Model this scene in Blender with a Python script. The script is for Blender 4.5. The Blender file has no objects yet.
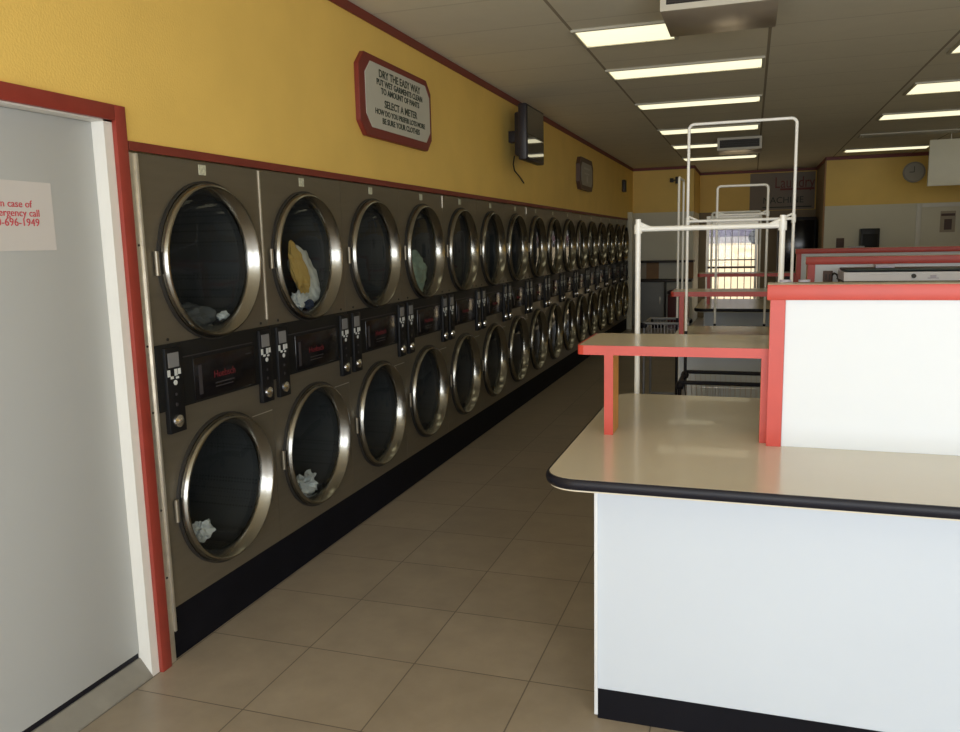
import bpy, bmesh, math, random
from mathutils import Vector, Matrix, noise
random.seed(7)
PI = math.pi
S = bpy.context.scene
C = S.collection

# ------------------------------------------------------------------ camera, world, lights, exposure
cd = bpy.data.cameras.new('camera'); cam = bpy.data.objects.new('camera', cd); C.objects.link(cam)
cam.location = (2.1115, -2.4436, 1.5978); cam.rotation_euler = (1.4204, 0.022, 0.3212)
cd.sensor_width = 36; cd.lens = 805.67/960*36; cd.clip_start = 0.05; cd.clip_end = 300
S.camera = cam
vs = S.view_settings
vs.view_transform = 'Standard'; vs.look = 'None'; vs.gamma = 1; vs.use_curve_mapping = False
vs.exposure = 0.04

w = bpy.data.worlds.new('sky'); S.world = w; w.use_nodes = True
bg = w.node_tree.nodes['Background']; bg.inputs[0].default_value = (0.80, 0.88, 1.0, 1); bg.inputs[1].default_value = 0.9

def area_light(name, loc, rot, sx, sy, power, col):
    l = bpy.data.lights.new(name, 'AREA'); l.shape = 'RECTANGLE'; l.size = sx; l.size_y = sy; l.energy = power; l.color = col
    o = bpy.data.objects.new(name, l); o.location = loc; o.rotation_euler = rot; C.objects.link(o); return o
# daylight through the shop windows behind the camera
area_light('window_daylight', (1.55, -4.75, 1.45), (PI/2, 0, 0), 2.5, 2.3, 105, (0.93, 0.97, 1.0))
area_light('window_daylight', (4.85, -4.75, 1.45), (PI/2, 0, 0), 3.3, 2.3, 150, (0.93, 0.97, 1.0))
sl = bpy.data.lights.new('sun', 'SUN'); sl.energy = 5.0; sl.angle = 0.01; sl.color = (1, 0.90, 0.72)
so = bpy.data.objects.new('sun', sl); so.rotation_euler = (math.radians(-48), math.radians(-14), 0); so.location = (2, 20, 12); C.objects.link(so)

# ------------------------------------------------------------------ materials
MATS = {}
def mat(name, col, rough=0.5, metal=0.0, var=0.0, vscale=6.0, bump=0.0, bscale=60, emit=None, es=1.0, spec=0.5, coat=0.0, stretch=None):
    m = bpy.data.materials.new(name); m.use_nodes = True
    nt = m.node_tree; b = nt.nodes['Principled BSDF']
    b.inputs['Base Color'].default_value = (*col, 1); b.inputs['Roughness'].default_value = rough
    b.inputs['Metallic'].default_value = metal; b.inputs['Specular IOR Level'].default_value = spec
    b.inputs['Coat Weight'].default_value = coat
    geo = nt.nodes.new('ShaderNodeNewGeometry'); src = geo.outputs['Position']
    if stretch:
        mp = nt.nodes.new('ShaderNodeMapping'); mp.inputs['Scale'].default_value = stretch
        nt.links.new(src, mp.inputs['Vector']); src = mp.outputs['Vector']
    n = nt.nodes.new('ShaderNodeTexNoise'); n.inputs['Scale'].default_value = vscale; n.inputs['Detail'].default_value = 5
    nt.links.new(src, n.inputs['Vector'])
    v = var if var else 0.02
    mr = nt.nodes.new('ShaderNodeMapRange'); mr.inputs['From Min'].default_value = .25; mr.inputs['From Max'].default_value = .75
    mr.inputs['To Min'].default_value = 1-v; mr.inputs['To Max'].default_value = 1+v
    nt.links.new(n.outputs['Fac'], mr.inputs['Value'])
    mx = nt.nodes.new('ShaderNodeVectorMath'); mx.operation = 'SCALE'; mx.inputs[0].default_value = col
    nt.links.new(mr.outputs[0], mx.inputs['Scale']); nt.links.new(mx.outputs[0], b.inputs['Base Color'])
    if bump:
        n2 = nt.nodes.new('ShaderNodeTexNoise'); n2.inputs['Scale'].default_value = bscale
        nt.links.new(src, n2.inputs['Vector'])
        bp = nt.nodes.new('ShaderNodeBump'); bp.inputs['Strength'].default_value = bump; bp.inputs['Distance'].default_value = 0.01
        nt.links.new(n2.outputs['Fac'], bp.inputs['Height']); nt.links.new(bp.outputs[0], b.inputs['Normal'])
    if emit:
        b.inputs['Emission Color'].default_value = (*emit, 1); b.inputs['Emission Strength'].default_value = es
    MATS[name] = m
    return m

def grid_mat(name, col, line, px, py, ox, oy, wdt, rough, var, bump=0.15, linex=1.0, liney=1.0, gloss_var=0.1):
    """tile / ceiling grid: joints where frac((x-ox)/px) or frac((y-oy)/py) is small"""
    m = bpy.data.materials.new(name); m.use_nodes = True; nt = m.node_tree; N = nt.nodes; L = nt.links
    b = N['Principled BSDF']; geo = N.new('ShaderNodeNewGeometry'); sep = N.new('ShaderNodeSeparateXYZ'); L.new(geo.outputs['Position'], sep.inputs[0])
    def M(op, a, bb=None, c=None):
        q = N.new('ShaderNodeMath'); q.operation = op
        for i, t in enumerate((a, bb, c)):
            if t is None: continue
            if isinstance(t, (int, float)): q.inputs[i].default_value = t
            else: L.new(t, q.inputs[i])
        return q.outputs[0]
    outs = []; cells = []
    for ax, p, o, st in ((0, px, ox, linex), (1, py, oy, liney)):
        u = M('DIVIDE', M('SUBTRACT', sep.outputs[ax], o), p)
        f = M('ABSOLUTE', M('SUBTRACT', M('FRACT', M('ADD', u, 0.5)), 0.5))
        outs.append(M('MULTIPLY', M('LESS_THAN', f, wdt/p/2), st)); cells.append(M('FLOOR', u))
    fac = M('MAXIMUM', outs[0], outs[1])
    cv = N.new('ShaderNodeCombineXYZ'); L.new(cells[0], cv.inputs[0]); L.new(cells[1], cv.inputs[1])
    wn = N.new('ShaderNodeTexWhiteNoise'); L.new(cv.outputs[0], wn.inputs['Vector'])
    no = N.new('ShaderNodeTexNoise'); no.inputs['Scale'].default_value = 5; no.inputs['Detail'].default_value = 8; no.inputs['Roughness'].default_value = .65
    L.new(geo.outputs['Position'], no.inputs['Vector'])
    k = M('ADD', M('MULTIPLY_ADD', wn.outputs['Value'], var*.5, 1-var*.25), M('MULTIPLY', M('SUBTRACT', no.outputs['Fac'], .5), var*2.5))
    sc = N.new('ShaderNodeVectorMath'); sc.operation = 'SCALE'; sc.inputs[0].default_value = col; L.new(k, sc.inputs['Scale'])
    mx = N.new('ShaderNodeMix'); mx.data_type = 'RGBA'; L.new(fac, mx.inputs['Factor']); L.new(sc.outputs[0], mx.inputs['A']); mx.inputs['B'].default_value = (*line, 1)
    L.new(mx.outputs['Result'], b.inputs['Base Color'])
    L.new(M('MULTIPLY_ADD', no.outputs['Fac'], gloss_var, rough), b.inputs['Roughness'])
    bp = N.new('ShaderNodeBump'); bp.inputs['Strength'].default_value = bump; bp.inputs['Distance'].default_value = .004
    L.new(M('SUBTRACT', M('MULTIPLY', no.outputs['Fac'], .3), fac), bp.inputs['Height']); L.new(bp.outputs[0], b.inputs['Normal'])
    MATS[name] = m; return m

grid_mat('floor_tile', (0.325, 0.27, 0.20), (0.13, 0.105, 0.08), .4585, .4585, .003, -.235, .005, .30, .22)
grid_mat('ceiling_tile', (0.80, 0.755, 0.61), (0.36, 0.31, 0.22), 1.19, .6, 1.0, .2, .02, .85, .05, linex=1.0, liney=.22)
mat('yellow_paint', (0.88, 0.60, 0.15), .55, var=.05, vscale=2.5, bump=.1, bscale=120)
mat('white_wall', (0.74, 0.71, 0.58), .6, var=.03, vscale=2)
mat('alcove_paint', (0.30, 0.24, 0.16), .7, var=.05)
mat('red_trim', (0.30, 0.042, 0.028), .4, var=.10, vscale=14)
mat('sign_frame', (0.20, 0.028, 0.02), .45)
mat('dark_red_trim', (0.20, 0.035, 0.022), .5, var=.08)
mat('red_laminate', (0.50, 0.052, 0.032), .4, var=.06, vscale=9)
mat('orange_wood', (0.66, 0.30, 0.07), .45, var=.14, vscale=5, stretch=(14, 14, 1.5))
mat('beige_laminate', (0.66, 0.605, 0.485), .22, var=.025, vscale=3, coat=.2)
mat('white_laminate', (0.55, 0.605, 0.675), .42, var=.015, vscale=1.5)
mat('white_board', (0.665, 0.70, 0.735), .45, var=.01, vscale=1.5)
mat('black_rubber', (0.010, 0.010, 0.016), .42, var=.1, spec=.25)
mat('kick_black', (0.006, 0.006, 0.009), .7, spec=.12, var=.2)
mat('door_paint', (0.49, 0.505, 0.50), .4, var=.015, vscale=1.2)
mat('jamb_paint', (0.80, 0.78, 0.72), .45, var=.03)
mat('threshold_stone', (0.25, 0.235, 0.20), .6, var=.15, vscale=9)
mat('bare_metal', (0.72, 0.68, 0.60), .35, .8, var=.10, vscale=30)
mat('cabinet_steel', (0.265, 0.235, 0.18), .40, .75, var=.05, vscale=4, stretch=(1, 1, 9))
mat('chrome_ring', (0.31, 0.30, 0.27), .22, 1.0, var=.04)
mat('near_black', (0.02, 0.018, 0.016), .5)
mat('drum_steel', (0.085, 0.087, 0.088), .45, .4, var=.10, vscale=3)
mat('drum_vane', (0.12, 0.12, 0.12), .4, .7)
mat('panel_black', (0.008, 0.008, 0.008), .5, spec=.3)
mat('panel_window', (0.007, 0.006, 0.007), .16)
mat('meter_black', (0.006, 0.006, 0.007), .5, spec=.3)
mat('meter_grey', (0.20, 0.20, 0.20), .4)
mat('white_mark', (0.62, 0.64, 0.62), .5)
mat('red_mark', (0.13, 0.010, 0.015), .5)
mat('grey_mark', (0.04, 0.035, 0.038), .5)
mat('polished_chrome', (0.80, 0.80, 0.80), .16, 1.0)
mat('tag_paper', (0.55, 0.55, 0.42), .6, var=.3, vscale=90)
mat('paper', (0.62, 0.59, 0.56), .7)
mat('sign_board', (0.58, 0.57, 0.49), .5, var=.04)
mat('sign_text', (0.03, 0.045, 0.03), .6)
mat('red_text', (0.55, 0.05, 0.07), .6)
mat('tv_plastic', (0.018, 0.014, 0.018), .45)
mat('tv_screen', (0.010, 0.011, 0.012), .04, spec=.9, coat=1.0)
mat('white_enamel', (0.95, 0.94, 0.88), .30)
mat('light_frame', (0.55, 0.52, 0.42), .5)
mat('light_lens', (0.9, 0.88, 0.78), .5, emit=(1.0, 0.93, 0.62), es=1.12)
mat('light_lens_off', (0.60, 0.57, 0.46), .5)
mat('vent_box', (0.50, 0.43, 0.34), .28, .25, var=.04)
mat('vent_frame', (0.62, 0.58, 0.48), .5)
mat('vent_dark', (0.03, 0.024, 0.018), .6)
mat('cloth_white', (0.72, 0.73, 0.72), .9, var=.08, bump=.4, bscale=40)
mat('cloth_cream', (0.74, 0.72, 0.64), .9, var=.08, bump=.4, bscale=40)
mat('cloth_mustard', (0.56, 0.36, 0.10), .9, var=.1, bump=.4, bscale=40)
mat('cloth_blue', (0.04, 0.05, 0.09), .9, var=.1)
mat('cloth_grey', (0.09, 0.095, 0.10), .9, var=.15)
mat('cloth_green', (0.30, 0.38, 0.30), .9, var=.3, vscale=18)
mat('wire_chrome', (0.55, 0.54, 0.56), .3, .9)
mat('brown_outlet', (0.10, 0.055, 0.04), .5)
mat('silver_fascia', (0.86, 0.88, 0.97), .28, .35)
mat('grey_body', (0.22, 0.22, 0.23), .4)
mat('dark_green', (0.03, 0.05, 0.045), .5)
mat('lavender_plastic', (0.55, 0.52, 0.62), .5)
mat('grey_cabinet', (0.26, 0.27, 0.28), .5, var=.03)
mat('dark_shelf', (0.03, 0.022, 0.018), .5)
mat('tan_panel', (0.42, 0.36, 0.27), .6)
mat('brown_panel', (0.34, 0.17, 0.05), .5, var=.1)
mat('alum', (0.62, 0.58, 0.50), .35, .8)
mat('iron', (0.10, 0.08, 0.07), .5, .3)
mat('machine_dark', (0.015, 0.017, 0.022), .35)
mat('clock_face', (0.45, 0.44, 0.42), .5)
mat('clock_rim', (0.32, 0.31, 0.29), .4, .3)
mat('hang_panel', (0.90, 0.87, 0.68), .5)
mat('banner', (0.27, 0.22, 0.17), .6)
mat('banner_red', (0.20, 0.045, 0.035), .6)
mat('outdoor_ground', (0.80, 0.62, 0.40), .9, var=.12, vscale=1.5)
mat('outdoor_wall', (0.75, 0.68, 0.68), .9)
mat('car_paint', (0.16, 0.13, 0.26), .3, .3)
mat('car_paint_red', (0.40, 0.20, 0.24), .3, .3)
mat('car_glass', (0.03, 0.03, 0.04), .1)
mat('bin_dark', (0.05, 0.03, 0.03), .5)
mat('bin_red', (0.13, 0.03, 0.03), .5)

def glass_mat(name, tint, refl=1.0):
    m = bpy.data.materials.new(name); m.use_nodes = True; nt = m.node_tree; nt.nodes.remove(nt.nodes['Principled BSDF'])
    out = nt.nodes['Material Output']; t = nt.nodes.new('ShaderNodeBsdfTransparent'); t.inputs[0].default_value = (*tint, 1)
    g = nt.nodes.new('ShaderNodeBsdfGlossy'); g.inputs['Roughness'].default_value = .03
    lw = nt.nodes.new('ShaderNodeLayerWeight'); lw.inputs['Blend'].default_value = .5
    pw = nt.nodes.new('ShaderNodeMath'); pw.operation = 'POWER'; pw.inputs[1].default_value = 5; nt.links.new(lw.outputs['Facing'], pw.inputs[0])
    f = nt.nodes.new('ShaderNodeMath'); f.operation = 'MULTIPLY_ADD'; f.inputs[1].default_value = .9; f.inputs[2].default_value = .022; nt.links.new(pw.outputs[0], f.inputs[0])
    mx = nt.nodes.new('ShaderNodeMixShader'); nt.links.new(f.outputs[0], mx.inputs[0]); nt.links.new(t.outputs[0], mx.inputs[1]); nt.links.new(g.outputs[0], mx.inputs[2])
    nt.links.new(mx.outputs[0], out.inputs[0]); MATS[name] = m
glass_mat('door_glass_dark', (0.80, 0.84, 0.84))
glass_mat('clear_glass', (0.95, 0.96, 0.95))

# perforated drum back: dots in the material
def perforate(m, scale=60):
    nt = m.node_tree; b = nt.nodes['Principled BSDF']
    v = nt.nodes.new('ShaderNodeTexVoronoi'); v.inputs['Scale'].default_value = scale; v.inputs['Randomness'].default_value = 0
    g = nt.nodes.new('ShaderNodeNewGeometry'); nt.links.new(g.outputs['Position'], v.inputs['Vector'])
    c = nt.nodes.new('ShaderNodeMath'); c.operation = 'GREATER_THAN'; c.inputs[1].default_value = .28; nt.links.new(v.outputs['Distance'], c.inputs[0])
    old = b.inputs['Base Color'].links[0].from_socket
    mx = nt.nodes.new('ShaderNodeMix'); mx.data_type = 'RGBA'; nt.links.new(c.outputs[0], mx.inputs['Factor']); mx.inputs['A'].default_value = (.045, .046, .047, 1)
    nt.links.new(old, mx.inputs['B']); nt.links.new(mx.outputs['Result'], b.inputs['Base Color'])
perforate(MATS['drum_steel'])

# ------------------------------------------------------------------ mesh helpers (world coordinates; obj() re-bases on the thing's location)
def B(): return bmesh.new()
def box(bm, x0, x1, y0, y1, z0, z1, bev=0.0, seg=2):
    r = bmesh.ops.create_cube(bm, size=1); vs_ = r['verts']
    for v in vs_: v.co = Vector(((x0+x1)/2+v.co.x*(x1-x0), (y0+y1)/2+v.co.y*(y1-y0), (z0+z1)/2+v.co.z*(z1-z0)))
    if bev:
        es = list({e for v in vs_ for e in v.link_edges})
        bmesh.ops.bevel(bm, geom=es, offset=bev, segments=seg, affect='EDGES', profile=.5)
    return bm
def cyl(bm, p0, p1, r, n=12, r2=None, caps=True):
    p0, p1 = Vector(p0), Vector(p1); d = p1-p0
    q = bmesh.ops.create_cone(bm, cap_ends=caps, segments=n, radius1=r, radius2=r if r2 is None else r2, depth=d.length)
    M = Matrix.Translation((p0+p1)/2) @ d.to_track_quat('Z', 'Y').to_matrix().to_4x4()
    bmesh.ops.transform(bm, matrix=M, verts=q['verts']); return bm
def tube(bm, pts, r, n=10):
    pts = [Vector(p) for p in pts]; rings = []
    up = Vector((0, 0, 1))
    for i, p in enumerate(pts):
        a = pts[max(i-1, 0)]; b = pts[min(i+1, len(pts)-1)]; t = (b-a).normalized()
        ref = Vector((0, 1, 0)) if abs(t.y) < .9 else Vector((1, 0, 0))
        u = t.cross(ref).normalized(); v = t.cross(u).normalized()
        rings.append([bm.verts.new(p+u*r*math.cos(2*PI*k/n)+v*r*math.sin(2*PI*k/n)) for k in range(n)])
    for a, b in zip(rings, rings[1:]):
        for k in range(n): bm.faces.new((a[k], a[(k+1) % n], b[(k+1) % n], b[k]))
    bm.faces.new(rings[0]); bm.faces.new(rings[-1]); return bm
def lathe_x(bm, prof, cy, cz, n=56, closed=False):
    """revolve (radius, x) profile round the x-parallel axis through (cy, cz)"""
    rings = []
    for r, x in prof:
        rings.append([bm.verts.new((x, cy+r*math.cos(2*PI*k/n), cz+r*math.sin(2*PI*k/n))) for k in range(n)] if r > 1e-6 else [bm.verts.new((x, cy, cz))])
    prs = list(zip(rings, rings[1:])) + ([(rings[-1], rings[0])] if closed else [])
    for a, b in prs:
        if len(a) == 1 and len(b) == 1: continue
        for k in range(n):
            if len(a) == 1: bm.faces.new((a[0], b[k], b[(k+1) % n]))
            elif len(b) == 1: bm.faces.new((a[k], b[0], a[(k+1) % n]))
            else: bm.faces.new((a[k], a[(k+1) % n], b[(k+1) % n], b[k]))
    return bm
def prism(bm, pts, z0, z1):
    a = [bm.verts.new((x, y, z0)) for x, y in pts]; b = [bm.verts.new((x, y, z1)) for x, y in pts]
    bm.faces.new(a[::-1]); bm.faces.new(b); n = len(pts)
    for k in range(n): bm.faces.new((a[k], a[(k+1) % n], b[(k+1) % n], b[k]))
    return bm
def plate_hole(bm, y0, y1, z0, z1, cy, cz, r, x0, x1, n=56):
    """plate between x0 and x1 with a round hole"""
    ring = []; outer = []
    corners = [(y1, z1), (y0, z1), (y0, z0), (y1, z0)]
    for k in range(n):
        a = 2*PI*k/n; c, s = math.cos(a), math.sin(a); ts = []
        if c > 1e-9: ts.append((y1-cy)/c)
        if c < -1e-9: ts.append((y0-cy)/c)
        if s > 1e-9: ts.append((z1-cz)/s)
        if s < -1e-9: ts.append((z0-cz)/s)
        t = min(ts); ring.append((cy+r*c, cz+r*s)); outer.append([cy+t*c, cz+t*s])
    for q in corners:
        i = min(range(n), key=lambda j: (outer[j][0]-q[0])**2+(outer[j][1]-q[1])**2); outer[i] = list(q)
    V = {}
    for nm, x in (('f', x1), ('b', x0)):
        V[nm+'r'] = [bm.verts.new((x, y, z)) for y, z in ring]; V[nm+'o'] = [bm.verts.new((x, y, z)) for y, z in outer]
    for k in range(n):
        j = (k+1) % n
        bm.faces.new((V['fr'][k], V['fo'][k], V['fo'][j], V['fr'][j])); bm.faces.new((V['br'][j], V['bo'][j], V['bo'][k], V['br'][k]))
        bm.faces.new((V['fr'][j], V['br'][j], V['br'][k], V['fr'][k])); bm.faces.new((V['fo'][k], V['bo'][k], V['bo'][j], V['fo'][j]))
    return bm
def smooth(me, ang=0.6):
    for p in me.polygons: p.use_smooth = True
    try: me.set_sharp_from_angle(angle=ang)
    except Exception: pass
def root_of(o):
    while o.parent: o = o.parent
    return o
def obj(name, bm, m, parent=None, sm=True, label=None):
    bmesh.ops.recalc_face_normals(bm, faces=bm.faces)
    if parent is not None: off = root_of(parent).location.copy()
    else:
        xs = [v.co for v in bm.verts]
        off = Vector(((min(v.x for v in xs)+max(v.x for v in xs))/2, (min(v.y for v in xs)+max(v.y for v in xs))/2, min(v.z for v in xs)))
    bmesh.ops.translate(bm, vec=-off, verts=bm.verts)
    me = bpy.data.meshes.new(name); bm.to_mesh(me); bm.free()
    if sm: smooth(me)
    me.materials.append(MATS[m] if isinstance(m, str) else m)
    o = bpy.data.objects.new(name, me); C.objects.link(o)
    if parent is not None: o.parent = parent
    else: o.location = off
    if label: o['label'] = label
    return o
def tag(o, label, cat, group=None):
    o['label'] = label; o['category'] = cat
    if group: o['group'] = group
    return o
def thing(name, label, cat, loc=(0, 0, 0), group=None):
    o = bpy.data.objects.new(name, None); o.empty_display_size = .1; C.objects.link(o); o.location = loc
    return tag(o, label, cat, group)
def struct(name, bm, m, parent=None, sm=False):
    o = obj(name, bm, m, parent, sm)
    if parent is None: o['kind'] = 'structure'
    return o
def text(name, s, size, M, m, parent, ext=.0008, align='CENTER', sx=1.0, bold=0):
    cu = bpy.data.curves.new('t', 'FONT'); cu.body = s; cu.size = size; cu.align_x = align; cu.align_y = 'CENTER'; cu.extrude = ext; cu.resolution_u = 3; cu.offset = bold
    o = bpy.data.objects.new('t', cu); C.objects.link(o); bpy.context.view_layer.update()
    dg = bpy.context.evaluated_depsgraph_get(); me = bpy.data.meshes.new_from_object(o.evaluated_get(dg))
    bpy.data.objects.remove(o); bpy.data.curves.remove(cu)
    bm = B(); bm.from_mesh(me); bpy.data.meshes.remove(me)
    bmesh.ops.transform(bm, matrix=M @ Matrix.Diagonal((sx, 1, 1, 1)), verts=bm.verts)
    return obj(name, bm, m, parent, sm=False)
# text on the left wall (reads along +y, faces +x)
def on_left(x, y, z, tilt=0): return Matrix.Translation((x, y, z)) @ Matrix(((0, 0, 1, 0), (1, 0, 0, 0), (0, 1, 0, 0), (0, 0, 0, 1)))
# text facing the camera side (reads along +x, faces -y)
def on_back(x, y, z): return Matrix.Translation((x, y, z)) @ Matrix.Rotation(PI/2, 4, 'X')

W = .7663; H = 1.95; NDRY = 16; ZC = 2.915
YEND = NDRY*W

# ------------------------------------------------------------------ room shell
struct('floor', box(B(), -1.3, 9.2, -4.9, 14.95, -.12, 0), 'floor_tile')
struct('ceiling', box(B(), -1.3, 9.2, -4.9, 14.95, ZC, ZC+.1), 'ceiling_tile')
bm = B()
box(bm, -.12, 0, -.042, 12.95, H+.037, 2.06); box(bm, -.12, 0, -4.7, 12.95, 2.06, ZC)   # above the dryers and the door
box(bm, -.12, 0, -4.7, -1.02, 0, 2.06)
box(bm, -.12, 0, -.105, -.042, 0, 2.06)
struct('wall_left', bm, 'yellow_paint')
bm = B(); box(bm, -1.25, -1.15, -.1, 13.0, 0, ZC)
struct('wall_service', bm, 'white_wall')
struct('wall_right', box(B(), 9.0, 9.2, -4.9, 14.9, 0, ZC), 'yellow_paint')
bm = B()
box(bm, -.12, .3, -4.9, -4.7, 0, ZC); box(bm, 2.8, 3.2, -4.9, -4.7, 0, ZC); box(bm, 6.5, 9.0, -4.9, -4.7, 0, ZC)
box(bm, .3, 2.8, -4.9, -4.7, 2.6, ZC); box(bm, 3.2, 6.5, -4.9, -4.7, 2.6, ZC); box(bm, .3, 2.8, -4.9, -4.7, 0, .25); box(bm, 3.2, 6.5, -4.9, -4.7, 0, .25)
struct('wall_front', bm, 'white_wall')
# back: left partition (yellow over white), recessed entry, right partition (yellow over white)
YB1, YB2, YB3 = 12.95, 14.7, 12.6
struct('wall_back_left', box(B(), -1.15, 1.10, YB1, YB1+.12, 2.10, ZC), 'yellow_paint')
struct('wall_back_left_lower', box(B(), -1.15, 1.10, YB1, YB1+.12, 0, 2.10), 'white_wall')
struct('wall_alcove_left', box(B(), .98, 1.10, YB1+.12, YB2, 2.10, ZC), 'yellow_paint')
struct('wall_alcove_left_lower', box(B(), .98, 1.10, YB1+.12, YB2, 0, 2.10), 'white_wall')
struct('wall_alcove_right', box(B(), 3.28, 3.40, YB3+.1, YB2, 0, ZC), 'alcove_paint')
bm = B()
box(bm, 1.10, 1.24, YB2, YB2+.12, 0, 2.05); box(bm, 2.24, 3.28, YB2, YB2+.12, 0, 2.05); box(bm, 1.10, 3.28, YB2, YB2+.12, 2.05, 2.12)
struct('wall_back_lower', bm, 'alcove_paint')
struct('wall_back_upper', box(B(), 1.10, 3.28, YB2, YB2+.12, 2.12, ZC), 'yellow_paint')
struct('wall_back_right', box(B(), 3.28, 9.0, YB3, YB3+.1, 2.10, ZC), 'yellow_paint')
struct('wall_back_right_lower', box(B(), 3.28, 9.0, YB3, YB3+.1, 0, 2.10), 'white_wall')
# trims
struct('trim_1', box(B(), 0, .014, -4.7, YB1, ZC-.055, ZC-.002, .004), 'dark_red_trim')
struct('trim_2', box(B(), 0, .012, -.045, YEND, H+.004, H+.037, .003), 'dark_red_trim')
struct('trim_3', box(B(), .0, 1.11, YB1-.014, YB1, ZC-.055, ZC-.002, .004), 'dark_red_trim')
struct('trim_4', box(B(), 1.1, 3.28, YB2-.014, YB2, ZC-.055, ZC-.002, .004), 'dark_red_trim')
struct('trim_5', box(B(), 3.27, 9.0, YB3-.014, YB3, ZC-.06, ZC-.002, .004), 'dark_red_trim')
struct('trim_6', box(B(), 1.10, 1.114, YB1-.01, YB2, ZC-.055, ZC-.002), 'dark_red_trim')
struct('trim_7', box(B(), 3.262, 3.28, YB3-.01, YB2, ZC-.055, ZC-.002), 'dark_red_trim')
struct('trim_8', box(B(), 3.255, 3.28, YB3-.005, YB3+.06, 1.0, ZC-.06), 'brown_panel')
# door 1: white side door with red casing
door = bpy.data.objects.new('door_1', None); C.objects.link(door); door.location = (0, -.56, 0); door['kind'] = 'structure'
obj('door_leaf', box(B(), -.095, -.052, -.978, -.146, .092, 2.041, .002), 'door_paint', door)
bm = B(); box(bm, -.12, -.001, -.145, -.106, 0, 2.06); box(bm, -.12, -.001, -1.02, -.981, 0, 2.06); box(bm, -.12, -.001, -1.02, -.106, 2.042, 2.0595)
obj('door_jamb', bm, 'jamb_paint', door)
bm = B(); box(bm, 0, .018, -.108, -.056, 0, 2.100, .002); box(bm, 0, .018, -1.072, -1.02, 0, 2.100, .002); box(bm, 0, .018, -1.02, -.108, 2.047, 2.100, .002)
obj('door_casing', bm, 'red_trim', door)
bm = B(); a = [(-.12, 0), (.0015, 0), (.0015, .006), (-.05, .070), (-.12, .070)]
va = [bm.verts.new((x, -1.02, z)) for x, z in a]; vb = [bm.verts.new((x, -.146, z)) for x, z in a]; bm.faces.new(va); bm.faces.new(vb[::-1])
for k in range(5): bm.faces.new((va[k], vb[k], vb[(k+1) % 5], va[(k+1) % 5]))
obj('threshold', bm, 'threshold_stone', door, sm=False)
obj('door_sweep', box(B(), -.090, -.056, -.978, -.148, .0705, .0915), 'black_rubber', door)
bm = B(); cyl(bm, (-.052, -.92, 1.0), (-.02, -.92, 1.0), .012); cyl(bm, (-.02, -.92, 1.0), (.005, -.92, 1.0), .027, 20)
obj('door_knob', bm, 'polished_chrome', door)

# paper notice on the door
t = thing('paper_notice', 'white paper notice with pink-red lettering taped on the white door', 'notice', (-.051, -.56, 1.61))
bm = B(); box(bm, -.0515, -.0505, -.80, -.346, 1.608, 1.823); obj('paper_sheet', bm, 'paper', t)
for i, (s, yy, zz, sz) in enumerate((('In case of', -.428, 1.752, .032), ('emergency call', -.400, 1.724, .032), ('800-696-1949', -.404, 1.695, .034))):
    text('lettering', s, sz, on_left(-.0500, yy, zz), 'red_text', t, align='RIGHT')

# white-metal filler strip between casing and first dryer
bm = B(); box(bm, -.03, .006, -.050, -.016, 0, H-.002, .002); box(bm, -.03, .012, -.016, -.004, .12, H-.002, .002)
fs = thing('filler_strip', 'tall narrow whitish metal strip between red door casing and first dryer', 'strip', (0, -.03, 0))
obj('strip', bm, 'bare_metal', fs)
for zz in (.35, .62, 1.0, 1.25, 1.62):
    obj('screw', cyl(B(), (.004, -.033, zz), (.0085, -.033, zz), .0045), 'near_black', fs)

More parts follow.
